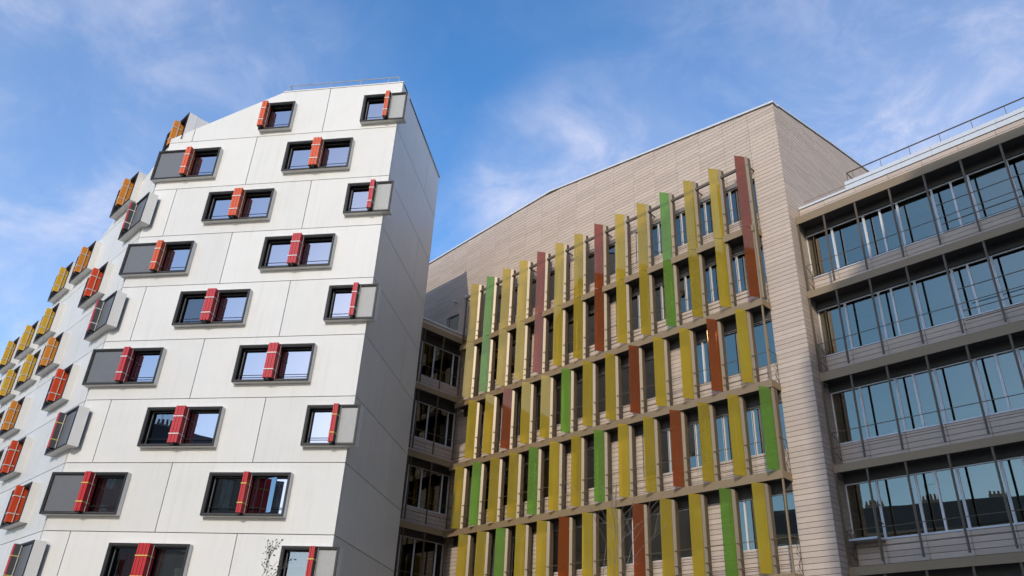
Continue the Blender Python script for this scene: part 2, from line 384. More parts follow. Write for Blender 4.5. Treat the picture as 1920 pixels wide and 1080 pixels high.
def wall_panels(frame, xlo, xhi, boxes, joints_odd, joints_even, top_clips, zt, mb_core_holes, name='wall_panel'):
    """one concrete panel object per field, cut round its window openings"""
    edges = [zt] + JZ + [G + 0.1]
    for r in range(len(edges) - 1):
        z1, z0 = edges[r], edges[r + 1]
        js = [j for j in (joints_odd if r % 2 else joints_even) if xlo + 0.3 < j < xhi - 0.3]
        xs = [xlo] + js + [xhi]
        for k in range(len(xs) - 1):
            a, b = xs[k] + (GAP if k else 0), xs[k + 1] - (GAP if k + 1 < len(xs) - 1 else 0)
            c, d = z0 + GAP, z1 - GAP
            m = MB()
            hs = [(h[0] + .03, h[1] - .03, ROWZ[h[2]][0] + .03, ROWZ[h[2]][1] - .03) for h in boxes if ROWZ[h[2]][0] > z0 - .2 and ROWZ[h[2]][1] < z1 + .4 and h[1] > a and h[0] < b]
            gx = sorted({a, b, *[v for h in hs for v in h[:2] if a < v < b]}); gz = sorted({c, d, *[v for h in hs for v in h[2:] if c < v < d]})
            any_face = False
            for i in range(len(gx) - 1):
                for j in range(len(gz) - 1):
                    mx_, mz_ = (gx[i] + gx[i + 1]) / 2, (gz[j] + gz[j + 1]) / 2
                    if any(h[0] < mx_ < h[1] and h[2] < mz_ < h[3] for h in hs): continue
                    p = [(gx[i], gz[j]), (gx[i], gz[j + 1]), (gx[i + 1], gz[j + 1]), (gx[i + 1], gz[j])]
                    for cl in top_clips: p = clip(p, *cl) if p else p
                    if len(p) < 3: continue
                    m.prism(p, -PT, 0.0); any_face = True
            if any_face: build(name, m, M['panel'], frame, res, fix=False)

# cores (dark bodies behind the panels)
cm = MB()
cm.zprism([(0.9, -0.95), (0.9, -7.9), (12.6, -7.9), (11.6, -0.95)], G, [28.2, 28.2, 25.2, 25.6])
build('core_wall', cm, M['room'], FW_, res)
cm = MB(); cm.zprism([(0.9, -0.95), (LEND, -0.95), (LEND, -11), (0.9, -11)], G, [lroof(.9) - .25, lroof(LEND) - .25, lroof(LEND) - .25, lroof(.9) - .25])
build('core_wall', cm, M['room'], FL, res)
# thin dark sheets right behind the joints
def backing(frame, xlo, xhi, zhi, boxes, clips):
    hs = [(h[0] + .03, h[1] - .03, ROWZ[h[2]][0] + .03, ROWZ[h[2]][1] - .03) for h in boxes]
    xs = sorted({xlo, xhi, *[v for h in hs for v in h[:2] if xlo < v < xhi]}); zs = sorted({G, zhi, *[v for h in hs for v in h[2:] if v < zhi]})
    m = MB()
    for i in range(len(xs) - 1):
        for j in range(len(zs) - 1):
            mx_, mz_ = (xs[i] + xs[i + 1]) / 2, (zs[j] + zs[j + 1]) / 2
            if any(h[0] < mx_ < h[1] and h[2] < mz_ < h[3] for h in hs): continue
            p = [(xs[i], zs[j]), (xs[i], zs[j + 1]), (xs[i + 1], zs[j + 1]), (xs[i + 1], zs[j])]
            for cl in clips: p = clip(p, *cl) if p else p
            if len(p) > 2:
                n = len(m.v); m.v += [(x, -0.10, z) for x, z in p]; m.f.append(tuple(range(n, n + len(p)))); m.tone.append(.5)
    build('joint_backing', m, M['joint'], frame, res, fix=False)
wclip = [(0, 1, ZTOP), (0.456, 1, ZTOP + 0.456 * 6.55)]
lclip = [(LSLOPE, 1, LTOP)]
wall_panels(FW_, 0.0, 12.34, WBOX, [7.42], [3.92, 11.1], wclip, ZTOP, None)
backing(FW_, 0.05, 12.3, ZTOP - .05, WBOX, [(0, 1, ZTOP - .05), (0.456, 1, ZTOP - .05 + 0.456 * 6.55)])
lb_holes = [b for b in LBOX if b[2] > 0]
wall_panels(FL, 0.16, LEND, lb_holes, [0.9, 7.45, 12.7, 16.2, 19.7, 23.2], [4.2, 9.55, 13.05, 16.55, 20.05, 23.5], lclip, LTOP, None)
backing(FL, 0.2, LEND, LTOP, lb_holes, [(LSLOPE, 1, LTOP - .05)])
SD = 8.05
wall_panels(FS, -SD, -0.20, [(-5, 0.46, b[2]) for b in []], [], [-5.6], [], ZTOP, None)
sb_ = MB(); sb_.box(-SD + .05, -0.15, -0.16, -0.10, G, ZTOP - .05); build('joint_backing', sb_, M['joint'], FS, res)
# back wall and roof
P1 = W0 - az(190.17156) * SD
FR = frame_at(P1, -43.99794)
bw = MB(); bw.box(0.0, 26, 0.0, 0.18, G, ZTOP - 0.02); build('rear_wall', bw, M['panel'], FR, res)
rf = MB(); rf.v += [(0.03, -0.05, ZTOP - .06), (6.5, -0.05, ZTOP - .06), (12.3, -0.05, 25.8), (12.3, -SD, 26.5), (6.5, -SD, ZTOP - .06), (0.03, -SD, ZTOP - .06)]
rf.f += [(0, 1, 4, 5), (1, 2, 3, 4)]; rf.tone += [.5, .5]; build('roof', rf, M['zinc'], FW_, res, fix=False)
lr = MB(); lr.v += [(0, -0.05, LTOP - .06), (LEND, -0.05, lroof(LEND) - .06), (LEND, -12, lroof(LEND) + 1.5), (0, -12, LTOP + 1.5)]; lr.f.append((0, 1, 2, 3)); lr.tone.append(.5)
build('roof', lr, M['zinc'], FL, res, fix=False)
lw = MB(); lw.box(LEND, LEND + .15, -12, -.02, G, lroof(LEND) - .1); build('end_wall', lw, M['panel'], FL, res)
# coping strips
cp = MB(); cp.box(-0.03, 6.53, -0.22, 0.025, ZTOP + .003, ZTOP + 0.055); build('coping', cp, M['box'], FW_, res)
cp = MB(); cp.box(-SD - .03, -0.215, -0.22, 0.03, ZTOP + .003, ZTOP + 0.06); build('coping', cp, M['frame'], FS, res)
# roof guard rail
gr = MB(); zr = 29.2
for x in (5.66, 4.13, 2.48, 0.92): gr.tube((x, -0.3, ZTOP), (x, -0.3, zr), 0.026)
gr.tube((6.45, -0.3, zr), (0.42, -0.3, zr), 0.03); gr.tube((6.45, -0.3, zr), (6.75, -0.3, ZTOP - .1), 0.022); gr.tube((0.42, -0.3, zr), (0.2, -0.6, ZTOP), 0.022)
gr.tube((6.45, -0.3, zr), (6.45, -3.0, zr), 0.03); gr.tube((0.42, -0.3, zr), (0.42, -3.0, zr), 0.03)
build('guard_rail', gr, M['steel'], FW_, res)

wr = random.Random(21)
def window_box(frame, b, prot):
    x0, x1, r, lay, colr, leaves = b; z0, z1 = ROWZ[r]; w = x1 - x0; h = z1 - z0
    yb = 0.0
    if frame is FL and r == 0: yb = -prot * 2.0
    F = frame @ Matrix.Translation((x0, yb, z0))
    back = -0.12
    root = build('window_box', ring(0, w, 0, h, back, prot - .003, 0.045), M['box'], F, res)
    fr = ring(0.004, w - .004, 0.004, h - .004, prot, prot + .035, 0.060)
    for q in ((0.085, w - .085, 0.085, h - .085),): 
        k = ring(q[0], q[1], q[2], q[3], prot - .10, prot - .02, 0.035); n = len(fr.v); fr.v += k.v; fr.f += [tuple(i + n for i in f) for f in k.f]; fr.tone += k.tone
    k = ring(0.046, w - .046, 0.046, h - .046, back + .01, prot - .11, 0.012); n = len(fr.v); fr.v += k.v; fr.f += [tuple(i + n for i in f) for f in k.f]; fr.tone += k.tone
    build('frame', fr, M['frame'], F, root)
    ln = ring(0.066, w - .066, 0.066, h - .066, prot + .003, prot + .016, 0.014); build('gasket', ln, M['frame_line'], F, root)
    left = lay in ('left', 'corner', 'side')
    # where glass runs (x grows to the LEFT in these frames)
    if lay == 'full': gl = [(0.12, w - .12)]; pc = w * 0.51
    elif lay == 'left': gl = [(0.12, w * 0.46)]; pc = w * 0.47
    elif lay == 'right': gl = [(w * 0.44, w - .12)]; pc = w * 0.42
    elif lay == 'half': gl = [(0.12, w - .2)]; pc = w - 0.16
    elif lay == 'corner': gl = [(w * .62, w - .12)]; pc = w * 0.60
    else: gl = [(0.12, w - .12)]; pc = w * 0.46
    yg = back + 0.06
    for (a, c) in gl:
        mul = [a, c] if lay in ('left', 'right', 'half', 'corner') else [a, pc, c]
        fm = MB()
        for q in range(len(mul) - 1):
            p0, p1 = mul[q], mul[q + 1]
            kk = ring(p0, p1, 0.10, h - .10, yg - .02, yg + .05, 0.055); n = len(fm.v); fm.v += kk.v; fm.f += [tuple(i + n for i in f) for f in kk.f]; fm.tone += kk.tone
            dark = (lay == 'full' and r in (4, 6, 7) and q == 1) or (lay == 'left' and r == 7) or r in (8, 9)
            pane = MB(); pane.box(p0 + .05, p1 - .05, yg, yg + .012, 0.15, h - .15)
            build('pane', pane, M['wglass_dark' if dark else 'wglass'], F, root)
            u = wr.random()
            if u < .45 and lay != 'side' and not (r in (4, 7) and lay in ('full', 'left')):
                dz = h * wr.choice((.3, .45, .6, .8)); cu = MB(); nn = 6; ww = (p1 - p0 - .12) * wr.choice((1.0, .55)); xx = p0 + .06 if wr.random() < .5 else p1 - .06 - ww
                for q2 in range(nn): cu.box(xx + ww * q2 / nn, xx + ww * (q2 + .97) / nn, yg - .13 - .02 * (q2 % 2), yg - .12 - .02 * (q2 % 2), h - .14 - dz - .02 * (q2 % 3), h - .14)
                build('curtain', cu, M[wr.choice(('curtain_white', 'curtain_white', 'curtain_pink', 'blind'))], F, root)
        build('sash', fm, M['frame_line'], F, root)
        if frame is FW_:
            gb = MB(); gb.tube((a, prot - .16, 0.36), (c, prot - .16, 0.36), 0.016); build('guard_bar', gb, M['frame'], F, root)
    if lay == 'left':
        m = MB(); m.box(w * .47, w - .13, prot - .06, prot - .04, 0.13, h - .13); build('infill_panel', m, M['blank'], F, root)
    if lay == 'corner':
        m = MB(); m.box(0.13, w * .58, prot - .06, prot - .04, 0.13, h - .13); build('infill_panel', m, M['blank'], F, root)
    if lay == 'right':
        m = MB(); m.box(0.13, w * .38, prot - .06, prot - .04, 0.13, h - .13); build('infill_panel', m, M['blank_light'], F, root)
        # solid block so that the overhanging end closes
        m = MB(); m.box(0.05, 0.36, back + .02, prot - .07, 0.05, h - .05); build('end_panel', m, M['box'], F, root)
    # folded shutter pack: parallel leaves standing out from the wall
    lw_ = 0.072; pw = leaves * lw_; dep = 0.50
    y0p = prot - .23; y1p = y0p + dep
    sh = MB()
    for q in range(leaves):
        a = pc - pw / 2 + q * lw_
        sh.box(a + .006, a + lw_ - .012, y0p + .01 * (q % 2), y1p - .012 * (q % 2), 0.09, h - .035)
        sh.box(a + lw_ - .012, a + lw_ + .006, y0p + .03, y1p - .045, 0.10, h - .045)
    pk = build('folding_shutter', sh, M['sh_' + ('cr' if colr == 'dk' else colr)], F, root)
    if lay in ('right', 'corner'):
        m = MB().box(pc - pw / 2 - .008, pc - pw / 2 + .004, y0p + .01, y1p - .03, 0.095, h - .04); build('shutter_face', m, M['sh_dk' if lay == 'corner' else 'frame'], F, root)
    yl = colr in ('rd', 'dk') and r > 5
    for zz in (0.27, 0.71):
        st = MB(); zc = h * zz
        pts = [(pc - pw / 2 - .012, y0p + .06), (pc - pw / 2 - .012, y1p + .012), (pc + pw / 2 + .012, y1p + .012), (pc + pw / 2 + .012, y0p + .06), (pc + pw / 2 + .004, y0p + .06), (pc + pw / 2 + .004, y1p + .003), (pc - pw / 2 - .004, y1p + .003), (pc - pw / 2 - .004, y0p + .06)]
        n8 = len(pts); st.v += [(x, y, zc - .02) for x, y in pts] + [(x, y, zc + .02) for x, y in pts]
        for q in range(n8): st.f.append((q, (q + 1) % n8, (q + 1) % n8 + n8, q + n8)); st.tone.append(.5)
        build('strap', st, M['strap_yellow' if yl else 'strap'], F, root)
    for sx in (-1, 1):
        xx = pc + sx * (pw / 2 + .022); sv = MB().box(min(xx, xx + sx * .01), max(xx, xx + sx * .01), y1p - .27, y1p - .24, 0.10, h - .04)
        build('cord', sv, M['strap'], F, root)
    bk = MB(); bk.box(pc - .06, pc + .06, prot - .02, prot + .22, 0.03, 0.085); bk.box(pc - pw / 2, pc + pw / 2, y0p, y1p - .05, 0.0885, 0.0895)
    build('bracket', bk, M['frame'], F, root)
    return root, F
for b in WBOX:
    root, F = window_box(FW_, b, 0.24)
    r, lay, w = b[2], b[3], b[1] - b[0]; h = ROWZ[r][1] - ROWZ[r][0]
    if r == 4 and lay == 'full':     # half drawn white curtain behind the left pane
        m = MB(); m.prism([(w * .55, h * .42), (w * .62, h * .46), (w * .70, h * .40), (w - .22, h * .36), (w - .22, h - .16), (w * .55, h - .16)], -0.20, -0.19); build('curtain', m, M['curtain_white'], F, root)
    if r == 7 and lay == 'left':
        m = MB()
        for q in range(8): m.box(0.2 + q * .16, 0.36 + q * .16, -0.26 - .02 * (q % 2), -0.24 - .02 * (q % 2), 0.15, h - .15 - .03 * q)
        build('curtain', m, M['curtain_pink'], F, root)
    if r == 8 and lay == 'full':
        m = MB()
        for q in range(8): m.box(w * .53 + q * .17, w * .53 + .16 + q * .17, -0.26 - .02 * (q % 2), -0.24 - .02 * (q % 2), 0.15, h - .25)
        build('curtain', m, M['curtain_red'], F, root)
    if r == 7 and lay == 'full':     # opened casement and a house plant
        m = MB(); m.box(0, 1.15, -.015, .015, .16, h - .2)
        o = place('open_sash', m.mesh('open_sash', M['wglass']), F, (w * .46, -0.14, 0), root, rz=rad(180 - 22))
        m = MB(); rnd = random.Random(3)
        for q in range(60):
            px, pz = 0.22 + rnd.random() * .3, 0.16 + rnd.random() * .75; py = -.30 - rnd.random() * .2; a = rnd.random() * 6
            m.quad((px, py, pz), (px + .05 * math.cos(a), py + .02, pz + .05 * math.sin(a)), (px + .1 * math.cos(a), py, pz + .1 * math.sin(a)), (px - .03 * math.sin(a), py, pz + .04))
        build('house_plant', m, M['leaf_plant'], F, root, fix=False)
for b in LBOX: window_box(FL, b, 0.33)
# dormer cheek and back under the set-back top box
dm = MB(); dm.box(-0.545, 2.1, -5.0, -0.79, 25.2, 27.56); build('dormer', dm, M['panel'], FL, res)

# ================================================================== tan office building
off = empty('office_building', (A0.x, A0.y, 0), 'tan board clad office block with rows of yellow green and orange glass fins', 'building')
CW = 1.3255; BH = 0.195
SLABB = [18.43, 14.93, 11.44, 7.98, 4.47, 0.97]; SLABH = 0.31
AHEAD = [21.52, 18.10, 14.58, 11.08, 7.66, 4.15]; ASILL = [19.68, 16.22, 12.66, 9.22, 5.80, 2.30]
XEND = 31.0
def atop(x): return 25.10 + (26.95 - 25.10) * x / 13.93 if x < 13.93 else 26.95 - (x - 13.93) * (0.45 / 11)
rnd = random.Random(11)
PAT = ['WHWHWVWHVHWVHB', 'WHWHHWVWHWVHVB', 'WWHBWWWWHWWHBH', 'WHHHHBVWVWHWWB', 'WHBWWHWHWBHWHB', 'WHWHWHWHWHWHWB']
holes = []; wins = []
for f in range(6):
    for k, ch in enumerate(PAT[f]):
        a = 1.33 + CW * k; b_ = a + CW
        if ch == 'B': continue
        if ch == 'V': a += 0.42
        holes.append((a + .01, b_ - .01 if ch == 'V' else b_ - .01, ASILL[f], AHEAD[f])); wins.append((a + .01, b_ - .01, ASILL[f], AHEAD[f], ch, f))
holes.append((21.45, 22.6, 20.45, 21.55)); wins.append((21.45, 22.6, 20.45, 21.55, 'V', 9))
# backing wall with openings + set-back dark interior
bm_ = MB(); cells(bm_, 0.06, XEND, G, 25.0, holes, -0.34, -0.050); build('wall_backing', bm_, M['backing'], FA, off, fix=False)
bm_ = MB(); bm_.prism([(0.06, 25.0), (XEND, 25.0), (XEND, atop(XEND) - .05), (13.93, 26.9), (0.06, 25.06)], -0.34, -0.051); build('wall_backing', bm_, M['backing'], FA, off)
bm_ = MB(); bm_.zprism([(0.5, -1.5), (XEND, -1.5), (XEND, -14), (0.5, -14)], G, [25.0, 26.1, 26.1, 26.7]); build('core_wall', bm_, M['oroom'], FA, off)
# boards
board_me = MB().box(0, CW - .014, -0.042, 0.0, 0.009, BH - .009).mesh('board', M['board'])
def minus(rect, hs):
    out = [rect]
    for h in hs:
        nxt = []
        for (a, b, c, d) in out:
            if h[0] >= b or h[1] <= a or h[2] >= d or h[3] <= c: nxt.append((a, b, c, d)); continue
            if h[0] > a: nxt.append((a, h[0], c, d))
            if h[1] < b: nxt.append((h[1], b, c, d))
            a2, b2 = max(a, h[0]), min(b, h[1])
            if h[2] > c: nxt.append((a2, b2, c, h[2]))
            if h[3] < d: nxt.append((a2, b2, h[3], d))
        out = [q for q in nxt if q[1] - q[0] > .03 and q[3] - q[2] > .03]
    return out
stuff = MB(); singles = []
cols = [0.0] + [1.33 + CW * k for k in range(0, 23)]
ZB0 = 11.77 - 7 * 3.51
for ci in range(len(cols) - 1):
    xa, xb = cols[ci] + (.007 if ci else 0), cols[ci + 1] - .007
    hs = [h for h in holes if h[0] < xb and h[1] > xa]
    row = 0
    while True:
        zb = ZB0 + row * BH; row += 1
        if zb < 0.5: continue
        zt = zb + BH - .009; za = zb + .009
        if za > max(atop(xa), atop(xb)) - .06: break
        poly = None
        if zt > min(atop(xa), atop(xb)) - .08:
            p = [(xa, za), (xa, zt), (xb, zt), (xb, za)]
            sl_ = (atop(xb) - atop(xa)) / (xb - xa); p = clip(p, -sl_, 1, atop(xa) - .08 - sl_ * xa)
            if len(p) > 2: stuff.cur = rnd.random(); stuff.prism(p, -.042, 0)
            continue
        rs = minus((xa, xb, za, zt), hs)
        if len(rs) == 1 and abs(rs[0][1] - rs[0][0] - (xb - xa)) < 1e-6 and abs(rs[0][3] - rs[0][2] - (zt - za)) < 1e-6:
            cx = ((xa + xb) / 2, 0, (za + zt) / 2); wp = FA @ Vector(cx)
            d = (wp - Vector((0, 0, EYE))).length
            singles.append((d if cx[2] > 3.8 else 1e3, xa, zb, xb))
        else:
            for q in rs: stuff.cur = rnd.random(); stuff.box(q[0], q[1], -.042, 0, q[2], q[3])
singles.sort()
for i, (d, xa, zb, xb) in enumerate(singles):
    if i < 300 and abs(xb - xa - (CW - .014)) < .01: place('board', board_me, FA, (xa, 0, zb), off)
    elif i < 300:
        o = place('board', MB().box(0, xb - xa, -0.042, 0, .009, BH - .009).mesh('board', M['board']), FA, (xa, 0, zb), off)
    else: stuff.cur = rnd.random(); stuff.box(xa, xb, -.042, 0, zb + .009, zb + BH - .009)
o = build('board_cladding', stuff, M['boards'], FA, off, fix=True); o['kind'] = 'stuff'
# end wall boards (B)
def btop(x): return 25.10 + 0.2 * x if x < 6 else 26.3 + .17 * (x - 6)      # x = metres back
st2 = MB(); row = 0
while True:
    zb = ZB0 + row * BH; row += 1
    if zb < 0.5: continue
    if zb > 28: break
    for (xa, xb) in [(.05, 1.33)] + [(1.33 + CW * k, 1.33 + CW * (k + 1)) for k in range(0, 9)]:
        a, b_ = xa + (.007 if xa > .1 else 0), xb - .007
        p = [(-b_, zb + .009), (-b_, zb + BH - .009), (-a, zb + BH - .009), (-a, zb + .009)]
        s_ = (btop(b_) - btop(a)) / (b_ - a); p = clip(p, s_, 1, btop(a) - .08 - s_ * a * -1 - 2 * s_ * a) if zb + BH > btop(a) - .1 else p
        if len(p) > 2: st2.cur = rnd.random(); st2.prism(p, -.042, 0)
o = build('board_cladding', st2, M['boards'], FB, off); o['kind'] = 'stuff'
bm_ = MB(); bm_.prism([(-13.2, G), (-13.2, btop(13.2) - .1), (-6, btop(6) - .1), (-0.06, 25.0), (-0.06, G)], -0.5, -0.05); build('wall_backing', bm_, M['backing'], FB, off)
# parapet copings
def sloped_bar(frame, pts, y0, y1, h, name, mat, parent):
    m = MB()
    for (xa, za), (xb, zb) in zip(pts, pts[1:]):
        m.prism([(xa, za), (xa, za + h), (xb, zb + h), (xb, zb)], y0, y1)
    return build(name, m, mat, frame, parent)
sloped_bar(FA, [(-0.05, atop(0) - .02), (13.93, atop(13.93) - .02), (XEND, atop(XEND) - .02)], -0.4, 0.05, 0.10, 'coping', M['zinc'], off)
sloped_bar(FB, [(-13.2, btop(13.2) - .02), (-6, btop(6) - .02), (-0.41, btop(0.41) - .02)], -0.4, 0.05, 0.10, 'coping', M['zinc'], off)
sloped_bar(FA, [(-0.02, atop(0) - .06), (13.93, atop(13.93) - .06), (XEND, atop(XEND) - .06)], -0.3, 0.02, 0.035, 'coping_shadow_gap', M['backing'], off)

def office_window(frame, xa, xb, z0, z1, y, kind, parent, rng, floor=0, blindp=0.3):
    w = xb - xa; h = z1 - z0
    F = frame @ Matrix.Translation((xa, y, z0))
    t = 0.036
    m = ring(0, w, 0, h, -.03, .04, t)
    panes = [(t, w - t)]
    if kind == 'H':
        mxp = w * 0.66 if frame is not FA else w * (0.45 + .2 * rng.random())
        m.box(mxp - .036, mxp + .036, -.03, .045, t, h - t); panes = [(t, mxp - .036), (mxp + .036, w - t)]
    root = build('window', m, M['alu'], F, parent)
    for (a, c) in panes:
        p = MB(); p.box(a, c, -.006, .006, t, h - t); build('pane', p, M['kglass' if frame is FK else 'oglass'], F, root, fix=False)
    u = rng.random()
    if u < blindp:
        hh = h * rng.choice((.35, .55, .75, .95)); p = MB(); p.box(t, w - t, -.17, -.15, h - t - hh, h - t); build('blind', p, M['blind'], F, root)
    if rng.random() < .35:
        p = MB(); xx = t + rng.random() * (w - .5); p.box(xx, xx + .12 + .2 * rng.random(), -.35, -.2, t, t + .12 + .2 * rng.random()); build('desk_item', p, M['paper'], F, root)
    sl2 = MB(); sl2.box(-.01, w + .01, .0, .10, -.035, -.004); build('sill', sl2, M['alu'], F, root)
    return root
for (xa, xb, z0, z1, ch, f) in wins:
    office_window(FA, xa, xb, z0, z1, -0.12, ch, off, rnd, f, 0.32)
# walkway slabs with fascia
for i, zb in enumerate(SLABB):
    m = MB(); m.box(1.29, 20.25, 0.655, 0.69, zb, zb + SLABH); m.box(1.29, 1.33, 0.004, 0.654, zb + .02, zb + SLABH)
    sl_ = build('walkway_fascia', m, M['brown'], FA, off)
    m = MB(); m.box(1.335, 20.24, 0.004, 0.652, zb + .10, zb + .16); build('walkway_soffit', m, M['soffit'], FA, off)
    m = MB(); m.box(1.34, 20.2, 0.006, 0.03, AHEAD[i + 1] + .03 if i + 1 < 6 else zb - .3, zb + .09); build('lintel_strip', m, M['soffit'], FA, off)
    m = MB()
    for dz in (0.30, 0.62, 1.18): m.tube((1.31, 0.60, zb + SLABH + dz), (20.2, 0.60, zb + SLABH + dz), 0.014)
    build('guard_rail', m, M['brown_dark'], FA, off)
    # small lattice bracket closing the walkway end
    m = MB(); zs = [zb + SLABH + .02 + q * .30 for q in range(5)]
    for q in range(4): m.tube((1.30, .30 if q % 2 else .06, zs[q]), (1.30, .06 if q % 2 else .30, zs[q + 1]), .012)
    m.tube((1.30, .06, zs[0]), (1.30, .06, zs[4]), .012); m.tube((1.30, .06, zs[4]), (1.30, .62, zs[4]), .014)
    build('lattice_bracket', m, M['brown_dark'], FA, off)
    if i:
        m = MB(); m.box(1.31, 1.37, 0.60, 0.655, zb + SLABH, SLABB[i - 1]); build('post', m, M['brown'], FA, off)
# fins
GD = az(84.0)
gx_, gy_ = GD.dot(az(-42.40613)), GD.dot(az(227.59387))
BD = az(93.0); bx_, by_ = BD.dot(az(-42.40613)), BD.dot(az(227.59387))
def strip(p, d, wd, th, z0, z1):
    """vertical plate from p along d (2D), thickness th behind"""
    q = (p[0] + d[0] * wd, p[1] + d[1] * wd); nx, ny = -d[1], d[0]
    if ny > 0: nx, ny = -nx, -ny
    m = MB(); m.zprism([p, q, (q[0] + nx * th, q[1] + ny * th), (p[0] + nx * th, p[1] + ny * th)], z0, z1); return m, q
def make_fin(colr, z0, z1, seam):
    g, q = strip((0, 0), (gx_, gy_), 0.455, 0.016, z0, z1)
    c, q2 = strip((q[0] + bx_ * .012, q[1] + by_ * .012), (bx_, by_), 0.128, 0.05, z0 - .01, z1 - .01)
    root = build('fin', MB().box(q2[0] - .012, q2[0] + .030, q2[1] - .20, q2[1] - .055, z0 + .01, z1 - .03), M['brown_dark'], FA, off)
    if seam:
        gm = MB()
        for a, b_ in ((z0, seam - .012), (seam + .012, z1)):
            k, _ = strip((0, 0), (gx_, gy_), 0.455, 0.016, a, b_); n = len(gm.v); gm.v += k.v; gm.f += [tuple(i + n for i in f) for f in k.f]; gm.tone += k.tone
        g = gm
    build('glass_panel', g, M['fin_' + colr], FA, root)
    build('side_channel', c, M['beige'], FA, root)
    return root
ROWS = [(1.628, 1.358, 15.30, 22.37, 'RYYGYYRYYRYYGY', 18.62), (2.336, 1.362, 11.80, 14.97, 'YRYYRYYGYYRYY', None),
        (1.682, 1.358, 8.30, 11.46, 'GYYRYYGYYGYYGY', None), (2.374, 1.356, 4.80, 7.93, 'YGYYRYYRYYGYY', None), (1.70, 1.358, 1.3, 4.42, 'YYGYRYYGYYRYYG', None)]
protos = {}
for ri, (s0, ds, z0, z1, seq, seam) in enumerate(ROWS):
    for k, ch in enumerate(seq):
        loc = (s0 + ds * k, 1.0, 0)
        if (ri, ch) not in protos:
            root = make_fin(ch, z0, z1, seam); protos[(ri, ch)] = root
            WM[root] = FA @ Matrix.Translation(loc); root.matrix_local = WM[off].inverted() @ WM[root]
            # rows may lean a touch like the photograph's do not: keep them plumb
        else: copy_to(protos[(ri, ch)], FA, loc, off)
# top beam and struts of the double-height row
m = MB(); m.box(1.28, 20.2, 0.50, 0.58, 21.86, 21.98); build('top_beam', m, M['brown_dark'], FA, off)
m = MB(); m.box(20.13, 20.2, 0.50, 0.58, 18.75, 21.85); build('post', m, M['brown_dark'], FA, off)
for k in range(0, 15, 2):
    x = 1.30 + 1.358 * k
    m = MB(); m.tube((x, .5, 21.90), (x, .0, 21.90), .04, n=4); build('strut', m, M['brown_dark'], FA, off)
# wall lamps above the link roof
for (x, z) in ((20.75, 22.3), (21.75, 22.35)):
    m = MB(); m.box(x - .05, x + .05, 0.0, .12, z, z + .07); m.box(x - .09, x + .09, .12, .30, z - .06, z + .10); build('wall_lamp', m, M['lamp'], FA, off)

# ================================================================== right wing and link wing
def wing(name, label, frame, edges, posts, slab_x, slabs, heads, sills, yf, yw, narrow, xe, side, blindp, seedv):
    th = empty(name, tuple((frame @ Vector((0, 0, G)))[:3]), label, 'building')
    rng = random.Random(seedv)
    x0, x1 = slab_x
    lo, hi = min(edges), max(edges)
    hs = []
    for f in range(len(heads)):
        for a, b_ in zip(edges, edges[1:]): hs.append((a + .002, b_ - .002, sills[f], heads[f]))
    top = heads[0] + .62
    bmm = MB(); cells(bmm, lo - .02, xe, G, top, [(lo, hi, s_, h_) for s_, h_ in zip(sills, heads)], yw - .3, yw - .05); build('wall_backing', bmm, M['backing'], frame, th, fix=False)
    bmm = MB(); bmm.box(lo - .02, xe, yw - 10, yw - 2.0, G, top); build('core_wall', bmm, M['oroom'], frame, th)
    for f in range(len(heads)):   # interior floors so that rooms read as rooms
        bmm = MB(); bmm.box(lo, xe - .05, yw - 1.99, yw - .35, heads[f] + .05, heads[f] + .35); build('floor_slab', bmm, M['oroom'], frame, th)
        for i, (a, b_) in enumerate(zip(edges, edges[1:])):
            office_window(frame, a + .004, b_ - .004, sills[f], heads[f], yw - .08, 'H' if i in narrow else 'W', th, rng, f, blindp)
    bmesh_cache = {}
    n = 0
    for f in range(len(heads)):
        zs0 = slabs[f + 1][1] if f + 1 < len(slabs) else sills[f] - .95
        nrow = max(1, round((sills[f] - .04 - zs0 + .1) / BH)); hh = BH
        for (a, b_) in zip(edges, edges[1:]):
            for q in range(nrow):
                zt = sills[f] - .045 - q * hh
                key = (round(b_ - a, 3))
                if key not in bmesh_cache: bmesh_cache[key] = MB().box(0, b_ - a - .014, -.042, 0, -hh + .018, 0).mesh('board', M['board'])
                if n < 300: place('board', bmesh_cache[key], frame, (a + .007, yw, zt), th); n += 1
    for i, (zb, zt) in enumerate(slabs):
        m = MB(); m.box(x0, x1, yf - .03, yf, zb, zt); 
        xend = x0 if side < 0 else x1
        build('walkway_fascia', m, M['brown'], frame, th)
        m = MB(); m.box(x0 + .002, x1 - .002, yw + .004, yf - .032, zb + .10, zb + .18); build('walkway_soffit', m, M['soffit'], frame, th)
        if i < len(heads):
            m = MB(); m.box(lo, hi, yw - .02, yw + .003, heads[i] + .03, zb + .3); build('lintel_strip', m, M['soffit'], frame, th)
        for p in posts:
            if i + 1 < len(slabs):
                m = MB(); m.box(p - .035, p + .035, yf - .075, yf - .035, slabs[i + 1][1] + .12, zb + .0); m.box(p - .012, p + .012, yf - .035, yf - .015, slabs[i + 1][1] + .12, zb)
                build('post', m, M['brown_dark'], frame, th)
        if i + 1 < len(slabs):
            zf = slabs[i + 1][1]
            m = MB(); m.tube((x0 + .02, yf - .1, zf + 1.20), (x1 - .02, yf - .1, zf + 1.20), .014)
            m.tube((x0 + .02, yf - .1, zf + .62), (x1 - .02, yf - .1, zf + .62), .010)
            build('guard_rail', m, M['brown_dark'], frame, th)
    return th
redges = [-0.02]
k = 0
while redges[-1] > -14.5:
    redges.append([-1.135, -2.45, -3.79][k] if k < 3 else redges[-1] - 1.305); k += 1
redges = redges[::-1]
nr = len(redges) - 1
narrow = {nr - 1 - i for i in (2, 4, 6, 8)}
RS = [(18.70, 19.06), (15.20, 15.50), (11.66, 12.0), (8.19, 8.47), (4.72, 5.0), (1.2, 1.5)]
